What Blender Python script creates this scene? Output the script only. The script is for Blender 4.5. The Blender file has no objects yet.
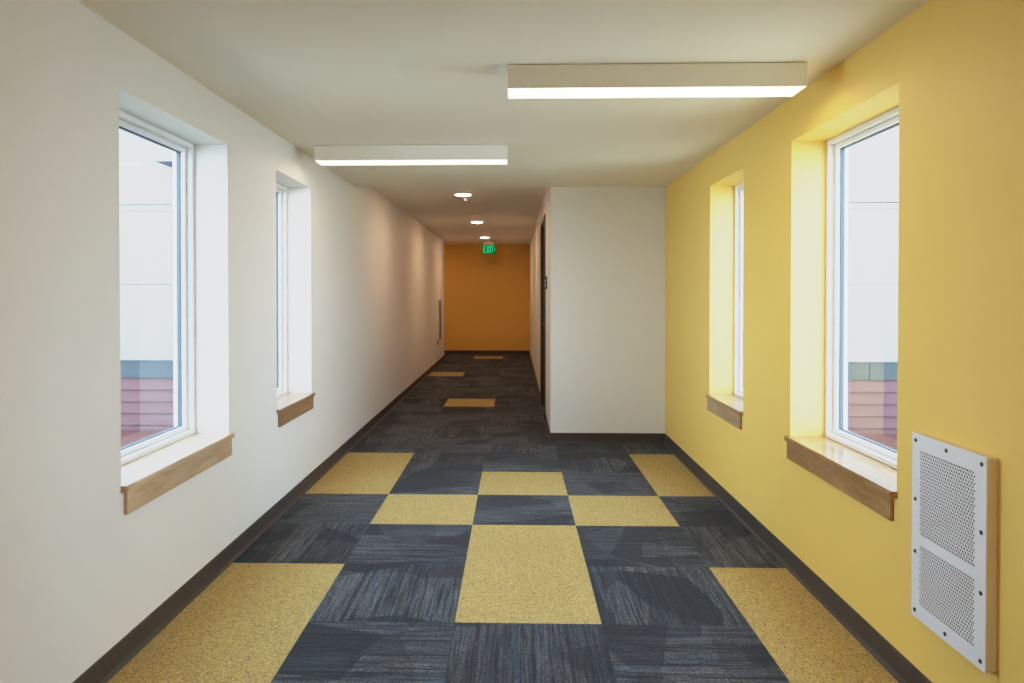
import bpy, bmesh, math, random
from mathutils import Vector, Matrix

C = bpy.context.scene.collection
sc = bpy.context.scene

# ------------------------------------------------------------------ dimensions (metres)
EYE = 1.371                       # camera height
XL, XR = -1.45, 1.37              # side wall faces
ZC, ZK = 2.34, 2.44               # ceiling of the wide part, ceiling of the corridor
YB = 6.345                        # white return wall, start of the corridor
XK = 0.33                         # right wall of the corridor
YT = 14.30                        # left wall ends, hall turns left
YE = 15.42                        # end wall
YR = -2.6                         # rear end behind the camera
WT = 0.28                         # outer wall thickness
T = 0.61                          # carpet tile
WIN = [(2.516, 3.477), (4.190, 4.907)]   # window openings along the wall
WZ0, WZ1 = 0.635, 2.122           # window opening heights (sill board fills the bottom 25 mm)

# ------------------------------------------------------------------ node helper
def mat(name):
    m = bpy.data.materials.new(name); m.use_nodes = True
    nt = m.node_tree; nt.nodes.clear()
    out = nt.nodes.new('ShaderNodeOutputMaterial')
    return m, nt, out

class N:
    def __init__(s, nt): s.nt = nt
    def n(s, typ, ins=None, **props):
        nd = s.nt.nodes.new(typ)
        for k, v in props.items(): setattr(nd, k, v)
        for k, v in (ins or {}).items():
            sock = nd.inputs[k]
            if isinstance(v, bpy.types.NodeSocket): s.nt.links.new(v, sock)
            else: sock.default_value = v
        return nd
    def math(s, op, a, b=0.0, clamp=False):
        return s.n('ShaderNodeMath', {0: a, 1: b}, operation=op, use_clamp=clamp).outputs[0]
    def mix(s, f, a, b):
        nd = s.n('ShaderNodeMix', data_type='RGBA')
        for i, v in ((0, f), (6, a), (7, b)):
            if isinstance(v, bpy.types.NodeSocket): s.nt.links.new(v, nd.inputs[i])
            else: nd.inputs[i].default_value = v
        return nd.outputs[2]
    def ramp(s, f, a, b, lo=0.0, hi=1.0):
        return s.n('ShaderNodeMapRange', {0: f, 1: a, 2: b, 3: lo, 4: hi}).outputs[0]
    def noise(s, vec, scale, detail=2.0, rough=0.5, dim='3D'):
        return s.n('ShaderNodeTexNoise', {'Vector': vec, 'Scale': scale, 'Detail': detail, 'Roughness': rough},
                   noise_dimensions=dim).outputs[0]
    def mapping(s, vec, scale=(1, 1, 1), rot=(0, 0, 0), loc=(0, 0, 0)):
        return s.n('ShaderNodeMapping', {'Vector': vec, 'Scale': scale, 'Rotation': rot, 'Location': loc}).outputs[0]

def rgb(r, g, b): return (r, g, b, 1.0)

def plain(name, col, rough=0.5, metal=0.0, var=0.04, scale=14.0, bump=0.0, bscale=220.0, spec=0.5):
    """paint / plastic / metal with a faint procedural tone variation and optional fine bump"""
    m, nt, out = mat(name); k = N(nt)
    pos = k.n('ShaderNodeNewGeometry').outputs['Position']
    f = k.noise(pos, scale, 3.0)
    dark = rgb(*[c * (1 - var) for c in col]); lite = rgb(*[min(1, c * (1 + var)) for c in col])
    c = k.mix(f, dark, lite)
    b = k.n('ShaderNodeBsdfPrincipled', {'Base Color': c, 'Roughness': rough, 'Metallic': metal, 'Specular IOR Level': spec})
    if bump:
        h = k.noise(pos, bscale, 2.0)
        bn = k.n('ShaderNodeBump', {'Strength': bump, 'Distance': 0.002, 'Height': h}).outputs[0]
        nt.links.new(bn, b.inputs['Normal'])
    nt.links.new(b.outputs[0], out.inputs[0])
    return m

def emit(name, col, strength):
    m, nt, out = mat(name); k = N(nt)
    e = k.n('ShaderNodeEmission', {'Color': rgb(*col), 'Strength': strength})
    nt.links.new(e.outputs[0], out.inputs[0])
    return m

def wood(name, dark, lite, rough=0.3, seed=0.0):
    m, nt, out = mat(name); k = N(nt)
    pos = k.n('ShaderNodeNewGeometry').outputs['Position']
    v = k.mapping(pos, (26, 1.6, 26), loc=(seed, seed * 0.7, 0))
    warp = k.noise(k.mapping(pos, (6, 1.2, 6), loc=(seed, 0, 0)), 2.0, 2.0)
    v2 = k.n('ShaderNodeVectorMath', {0: v, 1: k.n('ShaderNodeCombineXYZ', {0: warp, 2: k.math('MULTIPLY', warp, 5.0)}).outputs[0]}, operation='ADD').outputs[0]
    g = k.noise(v2, 1.3, 5.0, 0.6)
    fine = k.noise(k.mapping(pos, (420, 14, 420)), 1.0, 2.0)
    f = k.math('ADD', k.ramp(g, 0.33, 0.67), k.math('MULTIPLY', k.math('SUBTRACT', fine, 0.5), 0.6), clamp=True)
    c = k.mix(f, rgb(*dark), rgb(*lite))
    b = k.n('ShaderNodeBsdfPrincipled', {'Base Color': c, 'Roughness': rough, 'Specular IOR Level': 0.5, 'Coat Weight': 0.45, 'Coat Roughness': 0.14})
    nt.links.new(b.outputs[0], out.inputs[0])
    return m

def glass_mat():
    m, nt, out = mat('window_glass'); k = N(nt)
    geo = k.n('ShaderNodeNewGeometry')
    cs = k.math('ABSOLUTE', k.n('ShaderNodeVectorMath', {0: geo.outputs['Incoming'], 1: geo.outputs['Normal']}, operation='DOT_PRODUCT').outputs['Value'])
    fr = k.math('ADD', k.math('MULTIPLY', k.math('POWER', k.math('SUBTRACT', 1.0, cs), 4.0), 0.94), 0.05)
    f = k.math('MULTIPLY', fr, 0.8, clamp=True)          # double glazing reflects about twice as much as one sheet
    t = k.n('ShaderNodeBsdfTransparent', {'Color': rgb(0.93, 0.96, 0.96)}).outputs[0]
    g = k.n('ShaderNodeBsdfAnisotropic', {'Color': rgb(1, 1, 1), 'Roughness': 0.0}).outputs[0]
    mx = k.n('ShaderNodeMixShader', {0: f, 1: t, 2: g}).outputs[0]
    nt.links.new(mx, out.inputs[0])
    return m

def carpet_navy():
    m, nt, out = mat('navy_streaked_carpet'); k = N(nt)
    uv = k.n('ShaderNodeUVMap', uv_map='UVMap').outputs[0]
    # long thin yarn streaks along v
    s1 = k.noise(k.mapping(uv, (30, 0.55, 1)), 1.0, 2.0, 0.6, '2D')
    s2 = k.noise(k.mapping(uv, (75, 3.0, 1)), 1.0, 2.0, 0.6, '2D')
    st = k.math('ADD', k.math('MULTIPLY', s1, 0.5), k.math('MULTIPLY', s2, 0.6))
    st = k.ramp(st, 0.42, 0.74)
    # angular shards of differing streak density, two layers
    v1 = k.n('ShaderNodeTexVoronoi', {'Vector': k.mapping(uv, (2.6, 1.3, 1), rot=(0, 0, 0.62)), 'Scale': 1.0}, voronoi_dimensions='2D')
    v2 = k.n('ShaderNodeTexVoronoi', {'Vector': k.mapping(uv, (1.2, 2.3, 1), rot=(0, 0, -0.45), loc=(5.2, 1.1, 0)), 'Scale': 1.0}, voronoi_dimensions='2D')
    c1 = k.n('ShaderNodeSeparateColor', {0: v1.outputs['Color']}).outputs[0]
    c2 = k.n('ShaderNodeSeparateColor', {0: v2.outputs['Color']}).outputs[1]
    cell = k.math('ADD', k.math('MULTIPLY', c1, 0.6), k.math('MULTIPLY', c2, 0.4))
    dens = k.ramp(cell, 0.25, 0.75, 0.12, 0.9)
    pos = k.n('ShaderNodeNewGeometry').outputs['Position']
    pile = k.n('ShaderNodeSeparateColor', {0: k.n('ShaderNodeTexVoronoi', {'Vector': pos, 'Scale': 190.0}).outputs['Color']}).outputs[0]
    pl = k.ramp(pile, 0.0, 1.0, 0.15, 1.75)
    f = k.math('MULTIPLY', k.math('MULTIPLY', st, dens), pl, clamp=True)
    base = k.mix(cell, rgb(0.015, 0.017, 0.023), rgb(0.024, 0.026, 0.033))
    c = k.mix(f, base, rgb(0.135, 0.138, 0.145))
    b1 = k.noise(k.mapping(uv, (40, 0.9, 1), loc=(3.3, 1.7, 0)), 1.0, 1.0, 0.5, '2D')
    bf = k.math('MULTIPLY', k.ramp(b1, 0.64, 0.74), k.ramp(cell, 0.2, 0.7, 0.1, 0.55), clamp=True)
    c = k.mix(bf, c, rgb(0.035, 0.085, 0.150))
    h = k.math('ADD', pile, k.math('MULTIPLY', s2, 0.8))
    bn = k.n('ShaderNodeBump', {'Strength': 0.35, 'Distance': 0.003, 'Height': h}).outputs[0]
    b = k.n('ShaderNodeBsdfPrincipled', {'Base Color': c, 'Roughness': 0.95, 'Normal': bn, 'Specular IOR Level': 0.15,
                                         'Sheen Weight': 0.05})
    nt.links.new(b.outputs[0], out.inputs[0])
    return m

def carpet_gold():
    m, nt, out = mat('gold_heathered_carpet'); k = N(nt)
    pos = k.n('ShaderNodeNewGeometry').outputs['Position']
    tuft = k.n('ShaderNodeSeparateColor', {0: k.n('ShaderNodeTexVoronoi', {'Vector': pos, 'Scale': 215.0}).outputs['Color']})
    b_ = tuft.outputs[0]
    big = k.noise(pos, 2.5, 2.0)
    c = k.mix(k.ramp(b_, 0.25, 0.8), rgb(0.35, 0.245, 0.090), rgb(0.54, 0.395, 0.145))
    c = k.mix(k.ramp(tuft.outputs[1], 0.70, 0.88, 0.0, 0.70), c, rgb(0.13, 0.11, 0.075))
    c = k.mix(k.ramp(big, 0.3, 0.7, 0.0, 0.12), c, rgb(0.25, 0.17, 0.06))
    bn = k.n('ShaderNodeBump', {'Strength': 0.2, 'Distance': 0.002, 'Height': b_}).outputs[0]
    b = k.n('ShaderNodeBsdfPrincipled', {'Base Color': c, 'Roughness': 0.95, 'Normal': bn, 'Specular IOR Level': 0.15})
    nt.links.new(b.outputs[0], out.inputs[0])
    return m

M = {
    'white':   plain('white_wall_paint', (0.745, 0.725, 0.675), 0.62, var=0.015, scale=3.0, bump=0.12, bscale=160),
    'yellow':  plain('yellow_wall_paint', (0.80, 0.53, 0.125), 0.55, var=0.015, scale=3.0, bump=0.12, bscale=160),
    'gold':    plain('warm_lit_end_wall_paint', (0.80, 0.49, 0.11), 0.6, var=0.015, scale=3.0, bump=0.12, bscale=160),  # the yellow paint deepened, warm lamplight put into its colour
    'ceil':    plain('ceiling_paint', (0.87, 0.835, 0.75), 0.8, var=0.015, scale=2.0, bump=0.15, bscale=140),
    'base':    plain('dark_brown_rubber', (0.044, 0.034, 0.030), 0.5, var=0.08, scale=30),
    'bronze':  plain('dark_bronze_door_paint', (0.045, 0.034, 0.026), 0.45, var=0.1, scale=20),
    'vinyl':   plain('white_window_vinyl', (0.82, 0.84, 0.85), 0.35, var=0.01),
    'gasket':  plain('dark_rubber_gasket', (0.07, 0.08, 0.095), 0.6),
    'fixture': plain('white_powder_coat', (0.88, 0.87, 0.82), 0.45, var=0.01),
    'grille':  plain('pale_grey_powder_coat', (0.74, 0.76, 0.78), 0.45, var=0.02, scale=40),
    'grille_box': plain('cream_grille_box', (0.62, 0.56, 0.40), 0.55, var=0.02),
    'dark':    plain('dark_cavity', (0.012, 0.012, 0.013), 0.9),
    'screw':   plain('dark_steel_screw', (0.05, 0.05, 0.055), 0.35, metal=0.7),
    'steel':   plain('brushed_steel', (0.45, 0.44, 0.42), 0.35, metal=0.9),
    'plastic': plain('white_plastic', (0.85, 0.84, 0.80), 0.45),
    'blind':   plain('dark_tinted_cabinet_front', (0.020, 0.013, 0.009), 0.5),
    'panel':   plain('pale_blue_exterior_panel', (0.186, 0.192, 0.192), 0.7, var=0.015, scale=2.0),
    'joint_shade':   plain('grey_joint_and_hood_shade', (0.035, 0.042, 0.05), 0.7),  # real panel joints, also the painted shade under the hood
    'teal':    plain('dark_teal_exterior_band', (0.011, 0.019, 0.022), 0.6, var=0.05),
    'red':     plain('red_exterior_siding', (0.062, 0.009, 0.009), 0.6, var=0.10, scale=5),
    'ledge':   plain('red_brown_roof_ledge', (0.075, 0.020, 0.015), 0.6, var=0.12, scale=6),
    'roof':    plain('warm_bounce_roof', (0.62, 0.50, 0.34), 0.9, var=0.2, scale=40),
    'oak_l':   wood('oak_lit', (0.40, 0.270, 0.150), (0.58, 0.43, 0.28), seed=0.0),  # one oak for all sills; stronger window light put into this tone
    'oak_m':   wood('oak_dim', (0.24, 0.130, 0.055), (0.42, 0.26, 0.13), seed=3.1),  # same oak, darkened for the weaker light at the far windows
    'oak_r':   wood('oak_shaded', (0.235, 0.115, 0.035), (0.44, 0.25, 0.10), seed=7.7),  # same oak, shade of the near yellow-wall window put into the colour
    'glass':   glass_mat(),
    'navy':    carpet_navy(),
    'goldc':   carpet_gold(),
    'tube':    emit('lit_linear_diffuser', (1.0, 0.75, 0.48), 17.0),
    'lamp':    emit('lit_downlight_lens', (1.0, 0.63, 0.40), 210.0),
    'sign':    emit('lit_green_sign_panel', (0.003, 0.22, 0.06), 0.5),
    'letter':  emit('lit_green_lettering', (0.06, 0.85, 0.30), 0.85),
    'plaque':  plain('dark_sign_plaque', (0.035, 0.030, 0.026), 0.5),
}

# ------------------------------------------------------------------ mesh helpers
def box(bm, x0, x1, y0, y1, z0, z1, bev=0.0, seg=2, mi=0):
    vs = [bm.verts.new((x, y, z)) for x in (x0, x1) for y in (y0, y1) for z in (z0, z1)]
    fs = []
    for q in ((0, 1, 3, 2), (4, 6, 7, 5), (0, 4, 5, 1), (2, 3, 7, 6), (0, 2, 6, 4), (1, 5, 7, 3)):
        f = bm.faces.new([vs[i] for i in q]); f.material_index = mi; fs.append(f)
    if bev:
        es = list({e for f in fs for e in f.edges})
        bmesh.ops.bevel(bm, geom=es, offset=bev, segments=seg, affect='EDGES', profile=0.6)

def ring(bm, y0, y1, z0, z1, w, xa, xb, wb=None, bev=0.0):
    """rectangular frame lying in a plane X=const; w = member width, wb = bottom width"""
    wb = w if wb is None else wb
    x0, x1 = min(xa, xb), max(xa, xb)
    o = [(y0, z0), (y1, z0), (y1, z1), (y0, z1)]
    i = [(y0 + w, z0 + wb), (y1 - w, z0 + wb), (y1 - w, z1 - w), (y0 + w, z1 - w)]
    V = {}
    for nm, pts in (('o', o), ('i', i)):
        for xn, x in (('a', x0), ('b', x1)):
            V[nm + xn] = [bm.verts.new((x, y, z)) for y, z in pts]
    fs = []
    for k in range(4):
        j = (k + 1) % 4
        fs += [bm.faces.new((V['oa'][k], V['oa'][j], V['ia'][j], V['ia'][k])),
               bm.faces.new((V['ob'][k], V['ib'][k], V['ib'][j], V['ob'][j])),
               bm.faces.new((V['oa'][k], V['ob'][k], V['ob'][j], V['oa'][j])),
               bm.faces.new((V['ia'][k], V['ia'][j], V['ib'][j], V['ib'][k]))]
    if bev:
        es = [e for e in {e for f in fs for e in f.edges} if e.is_valid]
        bmesh.ops.bevel(bm, geom=es, offset=bev, segments=1, affect='EDGES')

def lathe(bm, prof, seg=32, center=(0, 0, 0)):
    """revolve (r, z) profile about Z"""
    cx, cy, cz = center; rings = []
    for r, z in prof:
        if r < 1e-6: rings.append([bm.verts.new((cx, cy, cz + z))])
        else: rings.append([bm.verts.new((cx + r * math.cos(2 * math.pi * k / seg), cy + r * math.sin(2 * math.pi * k / seg), cz + z)) for k in range(seg)])
    for a, b in zip(rings, rings[1:]):
        for k in range(seg):
            j = (k + 1) % seg
            if len(a) == 1 and len(b) == 1: continue
            if len(a) == 1: bm.faces.new((a[0], b[k], b[j]))
            elif len(b) == 1: bm.faces.new((a[k], b[0], a[j]))
            else: bm.faces.new((a[k], b[k], b[j], a[j]))

def extrude_profile(bm, prof, p0, p1, up=(0, 0, 1), nrm=(1, 0, 0)):
    """sweep a closed 2D profile (n, z) from p0 to p1; n runs along nrm"""
    n = Vector(nrm); u = Vector(up); A = []
    for p in (Vector(p0), Vector(p1)):
        A.append([bm.verts.new(p + n * a + u * b) for a, b in prof])
    k = len(prof)
    for i in range(k):
        j = (i + 1) % k
        bm.faces.new((A[0][i], A[0][j], A[1][j], A[1][i]))
    bm.faces.new(A[0][::-1]); bm.faces.new(A[1])

def obj(name, bm, mats, parent=None, smooth=False):
    bmesh.ops.recalc_face_normals(bm, faces=bm.faces[:])
    me = bpy.data.meshes.new(name); bm.to_mesh(me); bm.free()
    for mm in (mats if isinstance(mats, (list, tuple)) else [mats]): me.materials.append(mm)
    if smooth:
        for p in me.polygons: p.use_smooth = True
        try: me.set_sharp_from_angle(angle=math.radians(40))
        except Exception: pass
    o = bpy.data.objects.new(name, me); C.objects.link(o)
    if parent is not None:
        base = Vector((0, 0, 0)); q = parent
        while q is not None: base += q.location; q = q.parent
        me.transform(Matrix.Translation(-base)); o.parent = parent
    return o

def new(): return bmesh.new()

def thing(name, loc, label, cat, group=None):
    o = bpy.data.objects.new(name, None); C.objects.link(o)
    o.location = loc; o.empty_display_size = 0.1
    o['label'] = label; o['category'] = cat
    if group: o['group'] = group
    return o

def struct(o, label=None, cat=None):
    o['kind'] = 'structure'
    if label: o['label'] = label
    if cat: o['category'] = cat
    return o

# ------------------------------------------------------------------ floor: carpet tiles
GOLD = {(0, 0), (0, 1),                       # centre pair
        (-1, 2), (1, 2), (0, 3),
        (-2, 3), (-2, 4), (2, 3), (2, 4),
        (-2, 0), (-2, -1), (2, 0), (2, -1),
        (-1, 9), (-2, 14), (-1, 19),
        (0, -4), (-1, -6), (1, -6)}
X0T, Y0T = -0.249, 2.869
random.seed(4)
bm = new(); uvl = bm.loops.layers.uv.new('UVMap')
def clip(v, a, b): return max(a, min(b, v))
for i in range(-5, 3):
    for j in range(-9, 21):
        xa, xb = X0T + i * T, X0T + (i + 1) * T
        ya, yb = Y0T + j * T, Y0T + (j + 1) * T
        lo = -4.0 if yb > YT + 0.3 else XL
        hi = XR if ya < YB else XK + 0.12
        xa, xb, ya, yb = clip(xa, lo, hi), clip(xb, lo, hi), clip(ya, YR, YE), clip(yb, YR, YE)
        if xb - xa < 1e-3 or yb - ya < 1e-3: continue
        f = bm.faces.new([bm.verts.new((x, y, 0)) for x, y in ((xa, ya), (xb, ya), (xb, yb), (xa, yb))])
        f.material_index = 1 if (i, j) in GOLD else 0
        ox, oy = random.random() * 40, random.random() * 40
        for l in f.loops:
            u = (l.vert.co.x - X0T) / T - i; v = (l.vert.co.y - Y0T) / T - j
            if (i + j) % 2 == 0: u, v = v, 1 - u
            l[uvl].uv = (u + ox, v + oy)
box(bm, -4.0, XR, YR, YE, -0.12, -0.002)
fl = struct(obj('floor', bm, [M['navy'], M['goldc']]), 'dark navy streaked carpet tiles with scattered gold tiles', 'floor')

# ------------------------------------------------------------------ walls with openings (planes X = const)
def wall_x(name, xf, xb, y0, y1, z1, holes, m, label):
    """slab between room face xf and back face xb, real openings with reveals"""
    ys = sorted({y0, y1, *[h[0] for h in holes], *[h[1] for h in holes]})
    zs = sorted({0.0, z1, *[h[2] for h in holes], *[h[3] for h in holes]})
    def hole(a, b):
        yc, zc = (ys[a] + ys[a + 1]) / 2, (zs[b] + zs[b + 1]) / 2
        return any(h[0] < yc < h[1] and h[2] < zc < h[3] for h in holes)
    bm = new(); V = {}
    def v(x, a, b):
        key = (x, a, b)
        if key not in V: V[key] = bm.verts.new((x, ys[a], zs[b]))
        return V[key]
    na, nb = len(ys) - 1, len(zs) - 1
    solid = lambda a, b: 0 <= a < na and 0 <= b < nb and not hole(a, b)
    for a in range(na):
        for b in range(nb):
            if not solid(a, b): continue
            for x in (xf, xb):
                bm.faces.new((v(x, a, b), v(x, a + 1, b), v(x, a + 1, b + 1), v(x, a, b + 1)))
            for (da, db, p, q) in ((-1, 0, (a, b), (a, b + 1)), (1, 0, (a + 1, b), (a + 1, b + 1)),
                                   (0, -1, (a, b), (a + 1, b)), (0, 1, (a, b + 1), (a + 1, b + 1))):
                if not solid(a + da, b + db):
                    bm.faces.new((v(xf, *p), v(xf, *q), v(xb, *q), v(xb, *p)))
    return struct(obj(name, bm, m), label, 'wall')

holes = [(a, b, WZ0, WZ1) for a, b in WIN]
wall_x('wall_left', XL, XL - WT, YR, YT, ZK, holes, M['white'], 'long white painted wall with two deep window openings')
wall_x('wall_right', XR, XR + WT, YR, YB, ZK, holes, M['yellow'], 'bright yellow painted wall with two deep window openings')
DY0, DY1, DZ = 7.40, 8.52, 2.215
wall_x('wall_corridor_right', XK, XK + 0.14, YB + 0.12, YE, ZK, [(DY0, DY1, 0.0, DZ)], M['white'], 'white corridor wall holding the dark door')
bm = new(); box(bm, XK, XR + WT, YB, YB + 0.12, 0, ZK)
struct(obj('wall_back', bm, M['white']), 'white wall facing the camera beside the corridor opening', 'wall')
bm = new(); box(bm, -4.0, XK + 0.14, YE, YE + 0.12, 0, ZK)
struct(obj('wall_end', bm, M['gold']), 'yellow wall closing the far end of the corridor, warm lamplight put into its colour', 'wall')
bm = new(); box(bm, -4.0, XL - WT, YT - 0.12, YT, 0, ZK)
struct(obj('wall_hall', bm, M['white']), 'white wall of the side hall', 'wall')
bm = new(); box(bm, -4.12, -4.0, YT - 0.12, YE + 0.12, 0, ZK)
struct(obj('wall_hall_end', bm, M['white']), 'white end of the side hall', 'wall')
bm = new(); box(bm, XL - WT, XR + WT, YR - 0.12, YR, 0, ZK)
struct(obj('wall_rear', bm, M['white']), 'white wall behind the viewer', 'wall')

# ceilings: a lower slab over the wide part, the corridor ceiling behind it is higher
bm = new(); box(bm, XL, XR, YR, YB, ZC, ZK)
ce = struct(obj('ceiling', bm, M['ceil']), 'off-white flat ceiling over the wide part', 'ceiling')
bm = new(); box(bm, XL - WT, XR + WT, YR - 0.12, YT - 0.12, ZK, ZK + 0.12); box(bm, -4.12, XR + WT, YT - 0.12, YE + 0.12, ZK, ZK + 0.12)
struct(obj('ceiling_corridor', bm, M['ceil']), 'off-white higher ceiling over the corridor', 'ceiling')

# baseboards
BP = [(0, 0), (0.017, 0), (0.0165, 0.004), (0.011, 0.009), (0.0065, 0.018), (0.0055, 0.088), (0.004, 0.092), (0, 0.094)]
def baseboard(name, p0, p1, nrm, label):
    bm = new(); extrude_profile(bm, BP, p0, p1, nrm=nrm)
    return struct(obj(name, bm, M['base']), label, 'baseboard')
baseboard('baseboard_left', (XL, YR, 0), (XL, YT, 0), (1, 0, 0), 'dark brown rubber baseboard along the white wall')
baseboard('baseboard_right', (XR, YR, 0), (XR, YB, 0), (-1, 0, 0), 'dark brown rubber baseboard along the yellow wall')
baseboard('baseboard_back', (XK - 0.017, YB, 0), (XR, YB, 0), (0, -1, 0), 'dark brown rubber baseboard under the white facing wall')
bm = new()
extrude_profile(bm, BP, (XK, YB, 0), (XK, DY0 - 0.05, 0), nrm=(-1, 0, 0))
extrude_profile(bm, BP, (XK, DY1 + 0.05, 0), (XK, YE, 0), nrm=(-1, 0, 0))
struct(obj('baseboard_corridor', bm, M['base']), 'dark brown rubber baseboard on both sides of the door', 'baseboard')
baseboard('baseboard_end', (-4.0, YE, 0), (XK, YE, 0), (0, -1, 0), 'dark brown rubber baseboard under the yellow end wall')

# ------------------------------------------------------------------ windows
def window(idx, side, y0, y1, oak, label):
    s = -1 if side == 'l' else 1
    xf = XL if side == 'l' else XR
    X = lambda d: xf + s * d
    root = bpy.data.objects.new('window_%d' % idx, None); C.objects.link(root)
    root.location = (X(0.2), (y0 + y1) / 2, WZ0)
    struct(root, label, 'window')
    zb = 0.660
    bm = new(); ring(bm, y0, y1, zb, WZ1, 0.024, X(0.170), X(0.268), wb=0.022, bev=0.002); obj('frame', bm, M['vinyl'], root)
    bm = new(); ring(bm, y0 + 0.0255, y1 - 0.0255, zb + 0.0235, WZ1 - 0.0255, 0.020, X(0.198), X(0.250), bev=0.002)
    ring(bm, y0 + 0.0235, y1 - 0.0235, zb + 0.0215, WZ1 - 0.0235, 0.005, X(0.210), X(0.240)); obj('sash', bm, M['vinyl'], root)
    bm = new(); ring(bm, y0 + 0.0450, y1 - 0.0450, zb + 0.0430, WZ1 - 0.0450, 0.0045, X(0.218), X(0.238)); obj('gasket', bm, M['gasket'], root)
    bm = new(); x = X(0.228)
    bm.faces.new([bm.verts.new(p) for p in ((x, y0 + 0.046, zb + 0.044), (x, y1 - 0.046, zb + 0.044), (x, y1 - 0.046, WZ1 - 0.046), (x, y0 + 0.046, WZ1 - 0.046))])
    obj('pane', bm, M['glass'], root)
    # sill board: fills the recess and projects over the wall with small ears
    bm = new()
    e0, e1 = 0.004, 0.018
    pts = [(X(-0.026), y0 - e0), (X(-0.026), y1 + e1), (X(0.0), y1 + e1), (X(0.0), y1), (X(0.268), y1), (X(0.268), y0), (X(0.0), y0), (X(0.0), y0 - e0)]
    lo = [bm.verts.new((a, b, WZ0)) for a, b in pts]; hi = [bm.verts.new((a, b, zb)) for a, b in pts]
    bm.faces.new(lo); bm.faces.new(hi[::-1])
    for k in range(8):
        j = (k + 1) % 8; bm.faces.new((lo[k], hi[k], hi[j], lo[j]))
    es = [ed for ed in bm.edges if all(abs(vv.co.x - X(-0.026)) < 1e-6 for vv in ed.verts)]
    bmesh.ops.bevel(bm, geom=es, offset=0.005, segments=2, affect='EDGES')
    sill = obj('sill', bm, oak, root); sill['label'] = 'varnished oak sill board'
    bm = new(); xa, xb = sorted((X(-0.014), X(0.0)))
    box(bm, xa, xb, y0 + 0.016, y1 + 0.010, 0.548, WZ0, bev=0.0015, seg=1)
    ap = obj('apron', bm, oak, root); ap['label'] = 'oak apron board under the sill'
    return root
window(1, 'l', *WIN[0], M['oak_l'], 'near window in the white wall with oak sill painted in a lit tone')
window(2, 'l', *WIN[1], M['oak_m'], 'narrower far window in the white wall with oak sill painted in a shaded tone')
window(3, 'r', *WIN[0], M['oak_r'], 'near window in the yellow wall beside the perforated grille')
window(4, 'r', *WIN[1], M['oak_m'], 'narrower far window in the yellow wall')

# ------------------------------------------------------------------ door in the corridor
root = bpy.data.objects.new('door_1', None); C.objects.link(root); root.location = (XK, (DY0 + DY1) / 2, 0)
struct(root, 'dark brown door in a dark frame on the corridor wall', 'door')
bm = new()
def jamb(y0, y1, z0, z1): box(bm, XK - 0.014, XK + 0.13, y0, y1, z0, z1, bev=0.003, seg=1)
jamb(DY0 - 0.001, DY0 + 0.052, 0, DZ); jamb(DY1 - 0.052, DY1 + 0.001, 0, DZ); jamb(DY0 + 0.052, DY1 - 0.052, DZ - 0.052, DZ)
obj('door_frame', bm, M['bronze'], root)
bm = new(); box(bm, XK + 0.055, XK + 0.10, DY0 + 0.055, DY1 - 0.055, 0.008, DZ - 0.055, bev=0.002, seg=1)
leaf = obj('door_leaf', bm, M['bronze'], root)
bm = new()
box(bm, XK + 0.047, XK + 0.055, DY1 - 0.16, DY1 - 0.10, 0.93, 1.06, bev=0.003, seg=1)
box(bm, XK + 0.022, XK + 0.047, DY1 - 0.14, DY1 - 0.12, 0.99, 1.01, bev=0.004, seg=1)
box(bm, XK + 0.020, XK + 0.032, DY1 - 0.25, DY1 - 0.12, 0.99, 1.01, bev=0.005, seg=1)
obj('door_handle', bm, M['steel'], leaf)

# ------------------------------------------------------------------ ceiling fixtures
def linear(y0, x0, x1, label):
    t = thing('linear_ceiling_light', ((x0 + x1) / 2, y0 + 0.075, ZC), label, 'ceiling light', 'surface mounted linear lights')
    bm = new(); box(bm, x0 + 0.03, x1 - 0.03, y0 + 0.02, y0 + 0.13, ZC - 0.004, ZC); obj('mounting_plate', bm, M['fixture'], t)
    bm = new(); zb, zt = ZC - 0.103, ZC - 0.004; w = 0.0035; y1 = y0 + 0.15
    # open-bottomed channel: top, two long sides, two end caps
    box(bm, x0, x1, y0, y1, zt - w, zt)
    box(bm, x0, x1, y0, y0 + w, zb, zt - w); box(bm, x0, x1, y1 - w, y1, zb, zt - w)
    obj('housing', bm, M['fixture'], t)
    for xa, xb in ((x0 - 0.002, x0 + 0.006), (x1 - 0.006, x1 + 0.002)):
        bm = new(); box(bm, xa, xb, y0 - 0.0015, y1 + 0.0015, zb, zt, bev=0.001, seg=1); obj('end_cap', bm, M['fixture'], t)
    bm = new(); box(bm, x0 + 0.006, x1 - 0.006, y0 + w, y1 - w, zb - 0.001, zb + 0.012)
    obj('diffuser', bm, M['tube'], t)['label'] = 'lit white diffuser strip'
    return t
linear(2.947, -0.032, 1.224, 'white linear ceiling light nearer the viewer, reaching towards the yellow wall')
linear(4.520, -1.308, -0.047, 'white linear ceiling light farther along, reaching towards the white wall')

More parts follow.
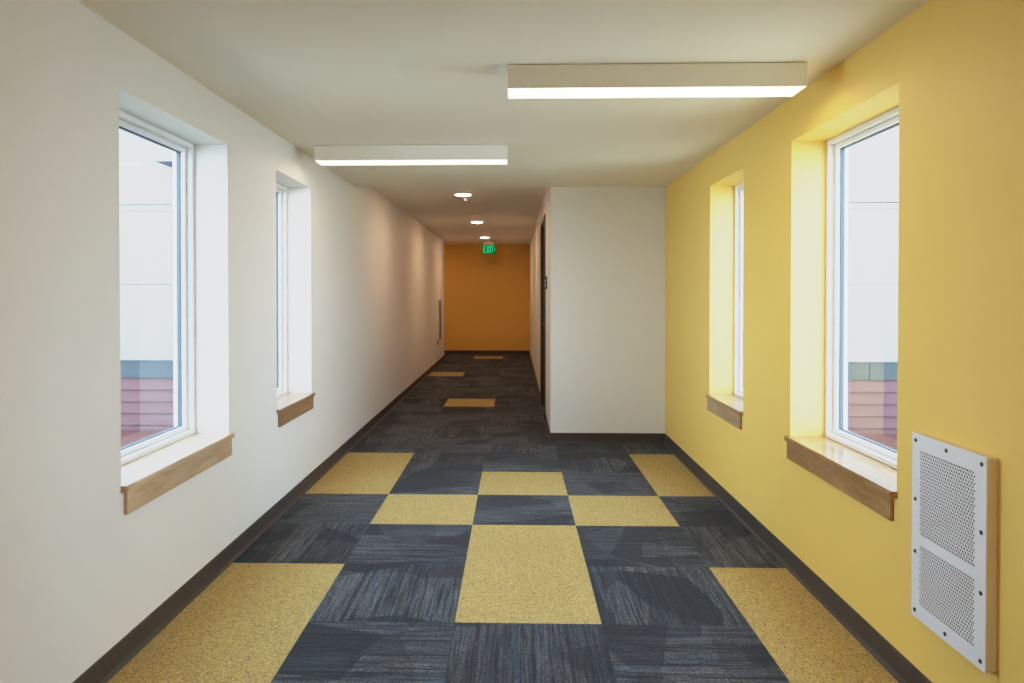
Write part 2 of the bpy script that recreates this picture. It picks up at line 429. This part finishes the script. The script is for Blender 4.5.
downs = [(7.50, -0.560), (10.40, -0.563), (13.30, -0.571)]
dl = ['round recessed downlight at the corridor entrance, first of three',
      'round recessed downlight in mid corridor next to the smoke detector',
      'round recessed downlight deepest in the corridor, near the exit sign']
first = None
for (y, x), lb in zip(downs, dl):
    if first is None:
        t = thing('recessed_downlight', (x, y, ZK), lb, 'ceiling light', 'round corridor downlights')
        bm = new(); lathe(bm, [(0.078, -0.004), (0.085, -0.010), (0.096, -0.009), (0.100, -0.003), (0.100, 0.0)], 48, (x, y, ZK))
        obj('trim_ring', bm, M['fixture'], t, smooth=True)
        bm = new(); lathe(bm, [(0.0, -0.018), (0.04, -0.0172), (0.070, -0.0135), (0.084, -0.007)], 48, (x, y, ZK))
        obj('lens', bm, M['lamp'], t, smooth=True)['label'] = 'glowing warm lens'
        first = t
    else:
        r = first.copy(); C.objects.link(r); r.location = (x, y, ZK); r['label'] = lb
        for ch in first.children:
            c = ch.copy(); C.objects.link(c); c.parent = r

t = thing('smoke_detector', (-0.556, 9.50, ZK), 'small round white smoke detector on the corridor ceiling', 'smoke detector')
bm = new(); lathe(bm, [(0, 0), (0.068, 0), (0.070, -0.008), (0.066, -0.014), (0, -0.014)], 36, (-0.556, 9.50, ZK)); obj('base', bm, M['plastic'], t, smooth=True)
bm = new(); lathe(bm, [(0.060, -0.014), (0.060, -0.030), (0.050, -0.044), (0.0, -0.048)], 36, (-0.556, 9.50, ZK)); obj('sensor_cap', bm, M['plastic'], t, smooth=True)

sx, sy = -0.552, 7.80
t = thing('sprinkler_head', (sx, sy, ZK), 'tiny fire sprinkler head just behind the first corridor downlight', 'sprinkler')
bm = new(); lathe(bm, [(0, 0.003), (0.034, 0.003), (0.034, -0.004), (0.022, -0.008), (0, -0.008)], 28, (sx, sy, ZK)); obj('escutcheon', bm, M['plastic'], t, smooth=True)
bm = new(); lathe(bm, [(0, -0.008), (0.010, -0.008), (0.010, -0.016), (0.004, -0.018), (0.004, -0.030), (0, -0.030)], 16, (sx, sy, ZK))
for a in (-1, 1): box(bm, sx + a * 0.011 - 0.002, sx + a * 0.011 + 0.002, sy - 0.002, sy + 0.002, ZK - 0.031, ZK - 0.014)
obj('body', bm, M['steel'], t)
bm = new(); lathe(bm, [(0, -0.030), (0.017, -0.030), (0.018, -0.033), (0, -0.034)], 20, (sx, sy, ZK)); obj('deflector', bm, M['steel'], t)

# exit sign hanging from the corridor ceiling
ex, ey = -0.533, 14.5
t = thing('exit_sign', (ex, ey, ZK), 'green lit EXIT sign with arrow hanging from the corridor ceiling', 'exit sign')
W2, Z0, Z1 = 0.132, 2.190, 2.382
bm = new(); box(bm, ex - 0.10, ex + 0.10, ey - 0.022, ey + 0.022, ZK - 0.030, ZK, bev=0.004, seg=2); obj('canopy', bm, M['fixture'], t)
bm = new(); box(bm, ex - W2 + 0.01, ex + W2 - 0.01, ey - 0.010, ey + 0.010, Z1 - 0.004, ZK - 0.030); obj('mount', bm, M['fixture'], t)
bm = new(); box(bm, ex - W2, ex + W2, ey - 0.005, ey + 0.005, Z0, Z1, bev=0.002, seg=1); obj('panel', bm, M['sign'], t)
bm = new()
yF = ey - 0.0065
def bar(pts):
    a = [bm.verts.new((ex + px, yF, Z0 + pz)) for px, pz in pts]; b = [bm.verts.new((ex + px, yF + 0.0035, Z0 + pz)) for px, pz in pts]
    bm.faces.new(a); bm.faces.new(b[::-1])
    for k in range(len(pts)):
        j = (k + 1) % len(pts); bm.faces.new((a[k], b[k], b[j], a[j]))
def rect(x0, x1, z0, z1): bar([(x0, z0), (x1, z0), (x1, z1), (x0, z1)])
za, zb, sw = 0.022, 0.170, 0.017
# E
rect(-0.118, -0.118 + sw, za, zb)
for z in (za, (za + zb - sw) / 2, zb - sw): rect(-0.118 + sw, -0.062, z, z + sw)
# X
bar([(-0.054, za), (-0.035, za), (0.006, zb), (-0.013, zb)])
mx, mz = -0.024, (za + zb) / 2
bar([(-0.013, za), (0.006, za), (mx + 0.0095 + 0.003, mz - 0.012), (mx + 0.002, mz - 0.006)])
bar([(-0.054, zb), (mx - 0.0125, mz + 0.012), (mx - 0.002, mz + 0.006), (-0.035, zb)])
# I
rect(0.015, 0.015 + sw, za, zb)
# T
rect(0.040, 0.092, zb - sw, zb); rect(0.066 - sw / 2, 0.066 + sw / 2, za, zb - sw)
# arrow chevron
bar([(0.098, 0.132), (0.106, 0.140), (0.126, 0.098), (0.112, 0.098)])
bar([(0.098, 0.064), (0.112, 0.098), (0.126, 0.098), (0.106, 0.056)])
obj('lettering', bm, M['letter'], t)['label'] = 'bright green EXIT letters and arrow'

# ------------------------------------------------------------------ perforated grille on the yellow wall
gx, gy0, gy1, gz0, gz1 = 1.337, 1.995, 2.362, 0.290, 0.905
t = thing('wall_grille', (XR, (gy0 + gy1) / 2, gz0), 'white perforated metal grille screwed low on the yellow wall', 'wall grille')
bm = new(); ring(bm, gy0 + 0.003, gy1 - 0.003, gz0 + 0.003, gz1 - 0.003, 0.004, gx + 0.0025, XR); obj('box_sides', bm, M['grille_box'], t)
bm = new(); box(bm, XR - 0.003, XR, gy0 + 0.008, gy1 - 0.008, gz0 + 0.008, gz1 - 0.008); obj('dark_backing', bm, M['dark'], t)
# face plate with real round holes
bm = new(); xp = gx
fy0, fy1 = gy0 + 0.047, gy1 - 0.042
fields = [(gz0 + 0.050, gz0 + 0.250), (gz0 + 0.283, gz1 - 0.052)]
def quad(ya, yb, za, zb): bm.faces.new([bm.verts.new((xp, y, z)) for y, z in ((ya, za), (yb, za), (yb, zb), (ya, zb))])
quad(gy0, fy0, gz0, gz1); quad(fy1, gy1, gz0, gz1)
quad(fy0, fy1, gz0, fields[0][0]); quad(fy0, fy1, fields[0][1], fields[1][0]); quad(fy0, fy1, fields[1][1], gz1)
NC = 22; pw = (fy1 - fy0) / (NC + 0.5)
for za, zb in fields:
    nr = round((zb - za) / (pw * 0.87)); ph = (zb - za) / nr
    R = 0.345 * pw
    for r in range(nr):
        off = (r % 2) * 0.5 * pw
        if off: quad(fy0, fy0 + off, za + r * ph, za + (r + 1) * ph)
        else: quad(fy1 - 0.5 * pw, fy1, za + r * ph, za + (r + 1) * ph)
        for c in range(NC):
            ya, yb2 = fy0 + off + c * pw, fy0 + off + (c + 1) * pw
            z_a, z_b = za + r * ph, za + (r + 1) * ph
            cy, cz = (ya + yb2) / 2, (z_a + z_b) / 2
            outer = [(yb2, cz), (yb2, z_b), (cy, z_b), (ya, z_b), (ya, cz), (ya, z_a), (cy, z_a), (yb2, z_a)]
            inner = [(cy + R * math.cos(k * math.pi / 4), cz + R * math.sin(k * math.pi / 4)) for k in range(8)]
            ov = [bm.verts.new((xp, *p)) for p in outer]; iv = [bm.verts.new((xp, *p)) for p in inner]
            dv = [bm.verts.new((xp + 0.002, *p)) for p in inner]
            for k in range(8):
                j = (k + 1) % 8
                bm.faces.new((ov[k], ov[j], iv[j], iv[k])); bm.faces.new((iv[k], iv[j], dv[j], dv[k]))
# turned-back rim of the plate
for ya, yb2, za, zb in ((gy0, gy0, gz0, gz1), (gy1, gy1, gz0, gz1)):
    bm.faces.new([bm.verts.new(p) for p in ((xp, ya, za), (xp, ya, zb), (xp + 0.003, ya, zb), (xp + 0.003, ya, za))])
for z in (gz0, gz1):
    bm.faces.new([bm.verts.new(p) for p in ((xp, gy0, z), (xp, gy1, z), (xp + 0.003, gy1, z), (xp + 0.003, gy0, z))])
obj('face_plate', bm, M['grille'], t)['label'] = 'plate with two fields of round holes'
zz = [gz0 + 0.024, gz0 + 0.220, gz0 + 0.395, gz1 - 0.024]
sp = [(y, z) for y in (gy0 + 0.020, gy1 - 0.020) for z in zz] + [((gy0 + gy1) / 2, gz0 + 0.022), ((gy0 + gy1) / 2, gz1 - 0.022)]
scr0 = None
for y, z in sp:
    if scr0 is None:
        bm = new(); seg = 14
        prof = [(0.0068, 0.0), (0.0062, -0.002), (0.003, -0.0032), (0.0, -0.0034)]
        rings = [[bm.verts.new((d, r * math.cos(2 * math.pi * k / seg), r * math.sin(2 * math.pi * k / seg))) for k in range(seg)] for r, d in prof[:3]]
        tip = bm.verts.new((prof[3][1], 0, 0))
        for a, b in zip(rings, rings[1:]):
            for k in range(seg): bm.faces.new((a[k], a[(k + 1) % seg], b[(k + 1) % seg], b[k]))
        for k in range(seg): bm.faces.new((rings[2][k], rings[2][(k + 1) % seg], tip))
        scr0 = obj('screw', bm, M['screw'], None, smooth=True); scr0.parent = t; s = scr0
    else:
        s = scr0.copy(); C.objects.link(s); s.parent = t
    s.location = Vector((gx, y, z)) - t.location

# ------------------------------------------------------------------ small wall things in the corridor
cy0, cy1, cz0, cz1 = 13.00, 13.31, 0.480, 1.250
t = thing('wall_cabinet', (XL, (cy0 + cy1) / 2, cz0), 'slim pale framed cabinet with dark front at the far end of the white wall', 'cabinet')
bm = new(); box(bm, XL, XL + 0.028, cy0 + 0.004, cy1 - 0.004, cz0 + 0.004, cz1 - 0.004); obj('box', bm, M['plastic'], t)
bm = new(); ring(bm, cy0, cy1, cz0, cz1, 0.009, XL + 0.024, XL + 0.036, bev=0.0015); fr = obj('door_frame', bm, M['plastic'], t)
bm = new(); box(bm, XL + 0.028, XL + 0.0355, cy0 + 0.009, cy1 - 0.009, cz0 + 0.009, cz1 - 0.009); obj('door_panel', bm, M['blind'], t)['label'] = 'dark glazed front'
bm = new(); box(bm, XL, XL + 0.014, cy0 + 0.015, cy0 + 0.045, cz0 - 0.075, cz0, bev=0.002, seg=1); obj('latch', bm, M['bronze'], t)

t = thing('room_sign', (XK, 7.11, 1.41), 'small dark room sign on the corridor wall beside the door', 'sign')
bm = new(); box(bm, XK - 0.012, XK, 7.03, 7.19, 1.412, 1.540, bev=0.002, seg=1); obj('plaque', bm, M['plaque'], t)
for z in (1.455, 1.497):
    bm = new(); box(bm, XK - 0.016, XK - 0.012, 7.045, 7.175, z - 0.010, z + 0.010, bev=0.001, seg=1); obj('insert', bm, M['plastic'], t)

# ------------------------------------------------------------------ outside: the facade of the building the corridor runs into
YF = 6.52
def facade(side):
    s = -1 if side == 'left' else 1
    xa, xb = sorted((s * 1.75, s * 9.0))
    xa, xb = (xa, XL - WT) if s < 0 else (XR + WT, xb)
    root = bpy.data.objects.new('wall_exterior_' + side, None); C.objects.link(root); root.location = (0.5 * (xa + xb), YF, 0)
    struct(root, 'outside wall with pale panels over red siding, seen through the windows in the %s wall' % ('white' if s < 0 else 'yellow'), 'outside wall')
    bm = new()
    box(bm, xa, xb, YF, YF + 0.2, -1.0, 6.0, mi=1)
    def pan(z0, z1, d=0.018): box(bm, xa, xb, YF - d, YF, z0, z1)
    pan(0.735, 1.450); pan(1.456, 2.145); pan(2.150, 2.202, 0.022); pan(2.212, 3.35); pan(3.358, 6.0)
    obj('pale_panels', bm, [M['panel'], M['joint_shade']], root)
    bm = new()
    xj = 3.28 if s > 0 else -6.0
    box(bm, xa, xj - 0.003, YF - 0.030, YF, 0.568, 0.730); box(bm, xj + 0.003, xb, YF - 0.030, YF, 0.568, 0.730)
    box(bm, xa, xb, YF - 0.038, YF, 0.720, 0.735)
    obj('teal_band', bm, M['teal'], root)
    bm = new(); z = 0.565; ex_ = 0.112
    while z > -0.9:                                    # lapped boards
        pr = [(0.006, 0), (0.024, 0 - ex_ + 0.004), (0.024, -ex_), (0.0, -ex_), (0.0, 0)]
        extrude_profile(bm, pr, (xa, YF, z), (xb, YF, z), nrm=(0, -1, 0)); z -= ex_
    obj('red_siding', bm, M['red'], root)
    bm = new()
    A = [(xa, YF - 0.02, 0.070), (xb, YF - 0.02, 0.070), (xb, YF - 1.9, 0.02), (xa, YF - 1.9, 0.02)]
    hi = [bm.verts.new(p) for p in A]; lo = [bm.verts.new((p[0], p[1], p[2] - 0.1)) for p in A]
    bm.faces.new(hi); bm.faces.new(lo[::-1])
    for k in range(4): bm.faces.new((hi[k], lo[k], lo[(k + 1) % 4], hi[(k + 1) % 4]))
    obj('roof_ledge', bm, M['ledge'], root)
    # unseen lower roof beside the bridge, tan tone set to bounce warm light up
    bm = new(); box(bm, xa, xb, -8.0, YF - 1.9, -0.40, -0.30)
    struct(obj('terrain_roof_' + side, bm, M['roof']), 'unseen flat roof below the windows, toned tan to bounce warm light', 'flat roof')
facade('left'); facade('right')

hx0, hx1, hy = -3.27, -2.70, YF - 0.022
t = thing('exterior_hood', (-3.1, hy, 2.54), 'pale box hood on the outside wall at top of near white-wall window', 'hood')
bm = new()
P = [(hx0 + 0.05, hy, 2.76), (hx1 - 0.05, hy, 2.76), (hx1, hy, 2.57), (hx0, hy, 2.57),
     (hx0 + 0.05, hy - 0.10, 2.76), (hx1 - 0.05, hy - 0.10, 2.76), (hx1, hy - 0.26, 2.57), (hx0, hy - 0.26, 2.57)]
v = [bm.verts.new(p) for p in P]
for q in ((0, 1, 5, 4), (4, 5, 6, 7), (0, 4, 7, 3), (1, 2, 6, 5), (0, 3, 2, 1)): bm.faces.new([v[i] for i in q])
obj('shell', bm, M['panel'], t)
bm = new(); box(bm, hx0 + 0.004, hx1 - 0.004, hy - 0.256, hy, 2.566, 2.572); obj('shaded_underside', bm, M['joint_shade'], t)  # dark colour stands in for shade below the hood

# ------------------------------------------------------------------ sky and lights
w = bpy.data.worlds.new('overcast_sky'); sc.world = w; w.use_nodes = True
nt = w.node_tree; nt.nodes.clear(); k = N(nt)
tc = k.n('ShaderNodeTexCoord').outputs['Generated']
z = k.n('ShaderNodeSeparateXYZ', {0: tc}).outputs[2]
col = k.mix(k.ramp(z, -0.1, 0.9), rgb(0.60, 0.80, 1.0), rgb(0.48, 0.72, 1.0))
bg = k.n('ShaderNodeBackground', {'Color': col, 'Strength': 16.5})
o = k.n('ShaderNodeOutputWorld'); nt.links.new(bg.outputs[0], o.inputs[0])

def area(name, loc, size, energy, color, rot=(0, 0, 0), sy=None):
    L = bpy.data.lights.new(name, 'AREA'); L.energy = energy; L.color = color
    L.shape = 'RECTANGLE' if sy else 'DISK'; L.size = size
    if sy: L.size_y = sy
    ob = bpy.data.objects.new(name, L); C.objects.link(ob); ob.location = loc; ob.rotation_euler = rot
    return ob
# unseen fill lamp added behind the viewer to brighten the near walls and ceiling
area('rear_fill_light', (0.2, -0.6, ZC - 0.03), 1.2, 42.0, (1.0, 0.75, 0.50), sy=0.2)
area('side_hall_fill', (-2.6, 14.86, ZK - 0.03), 0.18, 8.0, (1.0, 0.66, 0.38))  # unseen lamp added to light the side hall

# ------------------------------------------------------------------ camera
cam = bpy.data.cameras.new('camera'); co = bpy.data.objects.new('camera', cam); C.objects.link(co)
cam.sensor_width = 36.0; cam.lens = 36.0 * 694.0 / 1024.0
YAW = 0.025
cam.shift_x = (512.0 - (514.6 - 694.0 * math.tan(YAW))) / 1024.0
PITCH = 0.011
cam.shift_y = -(341.5 - 293.1 - 694.0 * math.tan(PITCH)) / 1024.0
co.location = (0, 0, EYE); co.rotation_euler = (math.pi / 2 - PITCH, 0, YAW)
cam.clip_start = 0.02
sc.camera = co

sc.view_settings.view_transform = 'Standard'
sc.view_settings.look = 'None'
sc.view_settings.exposure = 0.0
sc.view_settings.use_curve_mapping = True           # gentle highlight shoulder, as in the exposure-blended photograph
cm = sc.view_settings.curve_mapping
cm.use_clip = False
cv = cm.curves[3]
cv.points[0].location = (0.0, 0.0); cv.points[1].location = (3.0, 1.0)
for p in ((0.15, 0.15), (0.40, 0.40), (0.70, 0.635), (1.15, 0.81), (1.8, 0.92)): cv.points.new(*p)
cm.update()
sc.cycles.use_denoising = True
sc.cycles.max_bounces = 14; sc.cycles.diffuse_bounces = 8; sc.cycles.glossy_bounces = 6; sc.cycles.transparent_max_bounces = 16
sc.cycles.caustics_reflective = False; sc.cycles.caustics_refractive = False
sc.cycles.sample_clamp_indirect = 4.0
